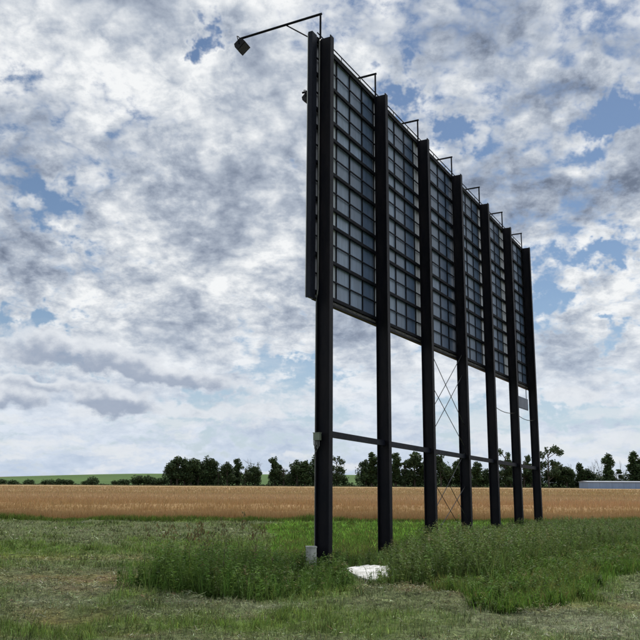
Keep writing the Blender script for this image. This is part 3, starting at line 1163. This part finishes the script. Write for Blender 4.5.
# ------------------------------------------------------------------ things at the foot of the posts
cabinet = bpy.data.objects.new('electric_cabinet', None)
COL.objects.link(cabinet)
cabinet.location = (-.135, 15.02, 0)
cabinet.rotation_euler = (0, 0, math.radians(10))
tag(cabinet, 'small stained pale grey electric cabinet at the foot of the first post', 'cabinet')
m2 = MB()
m2.box(-.085, .085, -.09, .09, -.05, .43)
m2.build('housing', M['cabinet'], cabinet)
m2 = MB()
m2.box(-.092, .092, -.098, .098, .4305, .452)
m2.build('lid', M['cabinet'], cabinet)
m2 = MB()
m2.box(-.070, .070, -.097, -.0905, .06, .40)
dr = m2.build('door', M['cabinet'], cabinet)
m2 = MB()
m2.box(.045, .06, -.106, -.0975, .22, .27)
m2.build('handle', M['galv'], dr)

slab_out = [(-.46, .50), (-.36, .22), (-.30, .05), (-.16, -.20), (-.10, -.42), (.02, -.58), (.16, -.66), (.22, -.44), (.38, -.32), (.42, -.02), (.52, .22),
            (.44, .56), (.20, .60), (.05, .70), (-.22, .62)]
bm = bmesh.new()
fv = [bm.verts.new((px_, py_, .0)) for (px_, py_) in slab_out]
f0 = bm.faces.new(fv)
ext = bmesh.ops.extrude_face_region(bm, geom=[f0])
bmesh.ops.translate(bm, vec=(0, 0, .075), verts=[q for q in ext['geom'] if isinstance(q, bmesh.types.BMVert)])
bmesh.ops.recalc_face_normals(bm, faces=bm.faces)
bmesh.ops.triangulate(bm, faces=bm.faces[:])
for _ in range(2):
    bmesh.ops.subdivide_edges(bm, edges=bm.edges[:], cuts=1, use_grid_fill=True)
g = random.Random(3)
for q in bm.verts:
    if q.co.z > .05:
        q.co.z += g.uniform(-.012, .016)
    q.co.x += g.uniform(-.014, .014)
    q.co.y += g.uniform(-.014, .014)
me = bpy.data.meshes.new('concrete_slab')
bm.to_mesh(me)
bm.free()
slab = link('concrete_slab', me, M['concrete'])
slab.location = (SLAB_C[0], SLAB_C[1], -.02)
slab.rotation_euler = (math.radians(5), math.radians(-2), 0)
tag(slab, 'broken white concrete slab lying in the weeds by the second post', 'slab')

# ------------------------------------------------------------------ far shed
DSH = 262.0
r0 = ray(588, 484)
sxx = r0[0] / r0[1] * DSH
shed = bpy.data.objects.new('shed', None)
COL.objects.link(shed)
shed.location = (sxx, DSH, float(terrain(np.array(0.), np.array(DSH))))
tag(shed, 'long low blue-grey shed at the right edge of the wheat field', 'shed')
LS = 46.0
m2 = MB()
x = 0.0
while x < LS - .01:                      # cladding bays with a narrow joint
    m2.box(x, x + 3.78, 0, 9, 0, 2.55)
    x += 3.83
m2.build('wall', M['shed'], shed)
m2 = MB()
m2.prism([(-.3, 2.56), (9.3, 2.56), (9.3, 2.66), (4.5, 2.95), (-.3, 2.72)], -.25, LS + .25, Matrix(((0, 0, 1, 0), (1, 0, 0, 0), (0, 1, 0, 0), (0, 0, 0, 1))))
m2.build('roof', M['shedroof'], shed)
for xx in (8.0, 23.0, 38.0):
    m2 = MB()
    m2.box(xx, xx + 2.6, -.06, -.003, .02, 2.2)
    m2.build('door', M['shed'], shed)

# ------------------------------------------------------------------ trees of the far row
DT = 288.0


def crown_mesh(name, lobes, leaves, size, col, seed):
    """leaf-sized faces through a crown made of lobes (x, y, z, r, rz); unit height"""
    g = np.random.default_rng(seed)
    lob = np.array(lobes)
    w = (lob[:, 3] ** 2 * lob[:, 4])
    idx = g.choice(len(lob), leaves, p=w / w.sum())
    dv = g.normal(0, 1, (leaves, 3))
    dv /= np.linalg.norm(dv, axis=1, keepdims=True)
    rad = g.random(leaves) ** .42
    clump = .75 + .5 * vnoise(dv[:, 0] * 3 + idx * 3.1, dv[:, 2] * 3 + dv[:, 1] * 2, seed)
    P = lob[idx, :3] + dv * (rad * clump)[:, None] * np.stack([lob[idx, 3], lob[idx, 3], lob[idx, 4]], -1)
    P[:, 2] = np.maximum(P[:, 2], .03)
    a = g.normal(0, 1, (leaves, 3))
    a /= np.linalg.norm(a, axis=1, keepdims=True)
    b = np.cross(a, g.normal(0, 1, (leaves, 3)))
    b /= np.linalg.norm(b, axis=1, keepdims=True)
    s = size * g.uniform(.5, 1.3, (leaves, 1))
    V = np.stack([P - a * s, P + b * s * .6, P + a * s, P - b * s * .6], 1).reshape(-1, 3)
    q = (np.arange(leaves) * 4)[:, None]
    c = col * np.clip(1 + g.normal(0, .25, (leaves, 1)), .45, 1.8) * (1 + g.normal(0, .07, (leaves, 3)))
    return np_mesh(name, V, q + [0, 1, 2, 3], np.repeat(c, 4, 0))


def trunk_mesh(name, lobes, seed, r0=.017, top=.75):
    g = random.Random(seed)
    m = MB()
    m.tube([(0, 0, -.03), (g.uniform(-.01, .01), 0, .25), (g.uniform(-.02, .02), g.uniform(-.02, .02), top)], [r0 * 1.25, r0, r0 * .35], 6)
    for (x, y, z, r, rz) in lobes:
        zz = min(max(z - rz * .6 - .08, .16), top - .05)
        m.tube([(0, 0, zz), (x * .5, y * .5, (zz + z) / 2 + .02), (x, y, z + rz * .3)], [r0 * .55, r0 * .4, r0 * .12], 4)
    return m.mesh(name)


def bare_mesh(name, seed):
    g = random.Random(seed)
    m = MB()

    def grow(p, d, L, r, depth):
        q = p + d * L
        m.tube([p, (p + q) / 2 + Vector((g.gauss(0, .012), g.gauss(0, .012), 0)), q], [r, r * .8, r * .55], 4)
        if depth == 0:
            return
        for _ in range(g.choice((2, 3, 3))):
            e = (d + Vector((g.gauss(0, .42), g.gauss(0, .42), g.uniform(0, .35)))).normalized()
            grow(p + d * L * g.uniform(.5, 1), e, L * g.uniform(.55, .75), r * .55, depth - 1)
    grow(Vector((0, 0, -.02)), Vector((0, 0, 1)), .40, .016, 4)
    return m.mesh(name)


def rand_lobes(kind, seed):
    g = random.Random(seed)
    L = []
    if kind == 'round':
        for i in range(9):
            a = g.uniform(0, 6.28)
            rr = g.uniform(.05, .20)
            L.append((math.cos(a) * rr, math.sin(a) * rr, g.uniform(.30, .80), g.uniform(.10, .17), g.uniform(.10, .18)))
        L.append((0, 0, .86, .10, .13))
    elif kind == 'tall':
        for i in range(10):
            a = g.uniform(0, 6.28)
            z = .22 + .72 * i / 10
            rr = g.uniform(.0, .09)
            L.append((math.cos(a) * rr, math.sin(a) * rr, z, g.uniform(.07, .12) * (1.15 - .5 * z), g.uniform(.08, .13)))
        L.append((g.uniform(-.03, .03), 0, .93, .05, .07))
    elif kind == 'loose':
        for i in range(13):
            a = g.uniform(0, 6.28)
            rr = g.uniform(.06, .26)
            L.append((math.cos(a) * rr, math.sin(a) * rr, g.uniform(.22, .90), g.uniform(.055, .105), g.uniform(.05, .10)))
    else:   # bush
        for i in range(8):
            a = g.uniform(0, 6.28)
            rr = g.uniform(.1, .42)
            L.append((math.cos(a) * rr, math.sin(a) * rr, g.uniform(.25, .62), g.uniform(.22, .34), g.uniform(.22, .36)))
    return L


LEAF = {'round': np.array((.056, .088, .038)), 'tall': np.array((.062, .098, .040)), 'loose': np.array((.070, .102, .048)), 'bush': np.array((.060, .094, .040))}
LIB = {}
for kind, nvar, leaves, size in (('round', 5, 2800, .030), ('tall', 4, 2000, .028), ('loose', 5, 1700, .027), ('bush', 4, 900, .075)):
    for i in range(nvar):
        sd_ = hash((kind == 'round', kind == 'tall', kind == 'bush', i)) % 9973
        sd_ = {'round': 100, 'tall': 200, 'loose': 300, 'bush': 400}[kind] + i
        lob = rand_lobes(kind, sd_)
        LIB[kind, i] = (crown_mesh('crown', lob, leaves, size, LEAF[kind], sd_), trunk_mesh('trunk', lob, sd_, .020 if kind != 'bush' else .03, .78 if kind != 'bush' else .4))
for i in range(3):
    LIB['bare', i] = (None, bare_mesh('trunk', 500 + i))


def plant_tree(name, kind, var, px, top, wide, label, cat, group=None, dist=DT):
    """px, top: where its tip stands in the photo; the distance is that of the row it grows in"""
    r = ray(px, 485)
    X = r[0] / r[1] * dist
    r2 = ray(px, top)
    z0 = float(terrain(np.array(X), np.array(dist)))
    ztop = HC + r2[2] / r2[1] * dist
    h = ztop - z0
    o = bpy.data.objects.new(name, None)
    COL.objects.link(o)
    o.location = (X, dist, z0)
    o.rotation_euler = (0, 0, random.uniform(0, 6.28))
    wd = wide * (1.3 if kind in ('round', 'tall') else 1.05)
    o.scale = (h * wd, h * wd, h)
    tag(o, label, cat, group)
    cm, tm = LIB[kind, var]
    link('trunk', tm, M['twig'] if kind == 'bare' else M['bark'], o)
    if cm:
        link('crown', cm, M['tree'], o)
    return o


G = 'trees of the far row behind the wheat'
GB_ = 'small bushes at the far field edge left of the trees'
TREES = [
    ('round', 0, 171, 460, 1.0, 'leftmost tree of the dense dark clump, sloping down at its left side'),
    ('round', 1, 177, 455.5, 1.0, 'second tree from the left in the dense dark clump'),
    ('round', 2, 184, 457, 1.0, 'third tree from the left in the dense dark clump'),
    ('round', 3, 191, 457.5, .9, 'middle tree of the dense dark clump left of the billboard'),
    ('round', 4, 198, 459, .9, 'third tree from the right in the dense dark clump'),
    ('round', 0, 206, 455.5, .9, 'tall second tree from the right in the dense dark clump'),
    ('round', 1, 211, 458, .8, 'rightmost tall tree of the dense dark clump'),
    ('loose', 0, 218, 469, 1.2, 'short tree in the dip just right of the dense dark clump'),
    ('round', 2, 227, 461, .9, 'rounded tree right after the dip beside the dense clump'),
    ('tall', 0, 237, 458, 1.1, 'slender pointed tree between the dense clump and the bare tree'),
    ('loose', 1, 245, 465, 1.2, 'loose low tree left of the bare grey tree'),
    ('bare', 0, 255, 454, 1.2, 'bare grey leafless tree rising above the row left of the first post'),
    ('round', 3, 255, 466, 1.0, 'short leafy tree standing under the bare grey tree'),
    ('tall', 1, 275, 456.5, 1.1, 'slender tall tree right of the gap showing the green hill'),
    ('loose', 2, 284, 463, 1.3, 'low open tree between the slender tree and the first post'),
    ('round', 4, 297, 459, 1.0, 'broad tree a little left of the first post'),
    ('tall', 2, 305, 460, 1.4, 'narrow tree nearest the left side of the first post'),
    ('round', 0, 315, 454, .9, 'tree half hidden behind the left side of the first post'),
    ('loose', 3, 337, 454, 1.1, 'open crowned tree just right of the first post'),
    ('round', 1, 366, 459, .8, 'tree left of the second post, beside the gap with the hill'),
    ('tall', 3, 372, 452, 1.3, 'tall tree touching the left side of the second post'),
    ('round', 2, 383, 458, .9, 'tree standing behind the second post'),
    ('tall', 0, 396, 452, 1.2, 'tall tree just right of the second post'),
    ('loose', 4, 405, 461, 1.1, 'lower tree midway between the second and third posts'),
    ('round', 3, 415, 451, .9, 'tall broad tree close left of the third post'),
    ('round', 4, 427, 458, .9, 'tree standing behind the third post'),
    ('round', 0, 441, 451, .8, 'tall tree right beside the third post behind the brace wires'),
    ('loose', 0, 450, 460, 1.1, 'lower tree seen through the crossed brace wires'),
    ('round', 1, 461, 458, .9, 'tree standing behind the fourth post'),
    ('tall', 1, 476, 461, 1.3, 'tree just right of the fourth post'),
    ('round', 2, 487, 468, 1.2, 'short dark tree just left of the fifth post'),
    ('loose', 1, 506, 447, 1.0, 'thin crowned tree between the fifth and sixth posts'),
    ('round', 3, 511, 464, 1.2, 'low dark tree close left of the sixth post'),
    ('loose', 2, 524, 453, 1.0, 'loose tree between the sixth and last posts'),
    ('round', 4, 532, 463, 1.1, 'low tree directly left of the last post'),
    ('loose', 3, 549, 444.5, .95, 'tall sparse tree just right of the last post'),
    ('round', 0, 559, 462, 1.35, 'broad dark low tree right of the last post'),
    ('round', 1, 567, 466, 1.2, 'rounded dark tree left of the bare saplings'),
    ('tall', 2, 581, 462, 1.1, 'pointed tree left of the shed end'),
    ('round', 2, 588, 468, 1.3, 'low wide tree at the left end of the shed'),
    ('bare', 1, 572, 458, .8, 'thin bare sapling right of the broad dark tree'),
    ('bare', 2, 594, 457, .7, 'thin bare sapling rising above the left end of the shed'),
    ('bare', 0, 601, 453, .6, 'thin bare sapling beside the slender tree behind the shed'),
    ('tall', 3, 609, 453, 1.15, 'tall slender dark tree standing behind the middle of the visible shed'),
    ('loose', 4, 617, 468, 1.3, 'low loose tree right of the slender tree behind the shed'),
    ('bare', 1, 623, 455, .6, 'thin bare sapling left of the rightmost tall tree'),
    ('tall', 0, 634, 451, 1.2, 'tall dark tree behind the shed at the right edge'),
    ('round', 3, 643, 456, 1.0, 'dark tree cut by the right edge of the view behind the shed'),
]
for i, (kind, var, px, top, wide, lab) in enumerate(TREES):
    plant_tree('bare_tree' if kind == 'bare' else 'tree', kind, var, px, top, wide, lab, 'tree', G, DT + (7 if kind == 'bare' else 0) + random.uniform(-3, 4))
BUSH = [(2, 478.5, 'bush cut by the left edge of the view'), (11, 479, 'first bush in from the left edge'), (15, 480, 'tiny bush second from the left edge'),
        (29, 478.5, 'dark bush left of the pair by the field edge'), (45, 479, 'low bush left of the three close bushes'), (52, 478.5, 'left one of the three close bushes'),
        (59, 477, 'tallest of the three close bushes'), (67, 478.5, 'right one of the three close bushes'), (86, 480, 'low flat bush left of the pointed bush'),
        (94, 475.5, 'pointed bush standing alone before the green hill'), (115, 479, 'low bush left of the big bushes near the trees'),
        (123, 478, 'bush beside the low one near the trees'), (137, 474.5, 'tall bush left of the dense tree clump'), (151, 474, 'wide dark bush nearest the dense tree clump'),
        (160, 476, 'bush touching the foot of the dense tree clump')]
for i, (px, top, lab) in enumerate(BUSH):
    plant_tree('bush', 'bush', i % 4, px, top, random.uniform(.9, 1.5), lab, 'bush', GB_, DT - 2 + random.uniform(-2, 3))

# undergrowth that ties the row together
lob = []
g = random.Random(5)
for px in list(np.arange(-20, 160, 4.1)) + list(np.arange(163, 660, 2.6)):
    r = ray(px, 485)
    if px < 160:
        hh = g.uniform(.2, 1.1)
    elif 259 < px < 268 or 346 < px < 356:
        hh = g.uniform(1.0, 2.0)
    else:
        hh = g.uniform(5.2, 8.6) * (1.0 if px < 545 else .78)
    X = r[0] / r[1] * DT
    lob.append((X, DT + 4 + g.uniform(-2, 3), -.7 + hh * .45, g.uniform(.9, 1.6), hh * .6))
me = crown_mesh('undergrowth', lob, 90000, .26, LEAF['bush'] * 1.0, 909)
hedge = link('undergrowth', me, M['tree'])
tag(hedge, 'dark tangled undergrowth along the foot of the far tree row', 'undergrowth', kind='stuff')
# pale dry grass margin in front of the undergrowth
x = rng.uniform(-170, 140, 9000)
y = 281 + rng.uniform(0, 4, 9000)
push(blades(on_ground(x, y), rng.uniform(.5, 1.1, 9000), np.full(9000, .16), rng.uniform(0, 6.3, 9000), rng.uniform(.1, .6, 9000), rng.uniform(0, 6.3, 9000),
            vary(np.array((.26, .22, .12)), 9000)))
flush('field_margin', M['wheat'], 'pale dry grass margin between the wheat and the trees', 'grass')
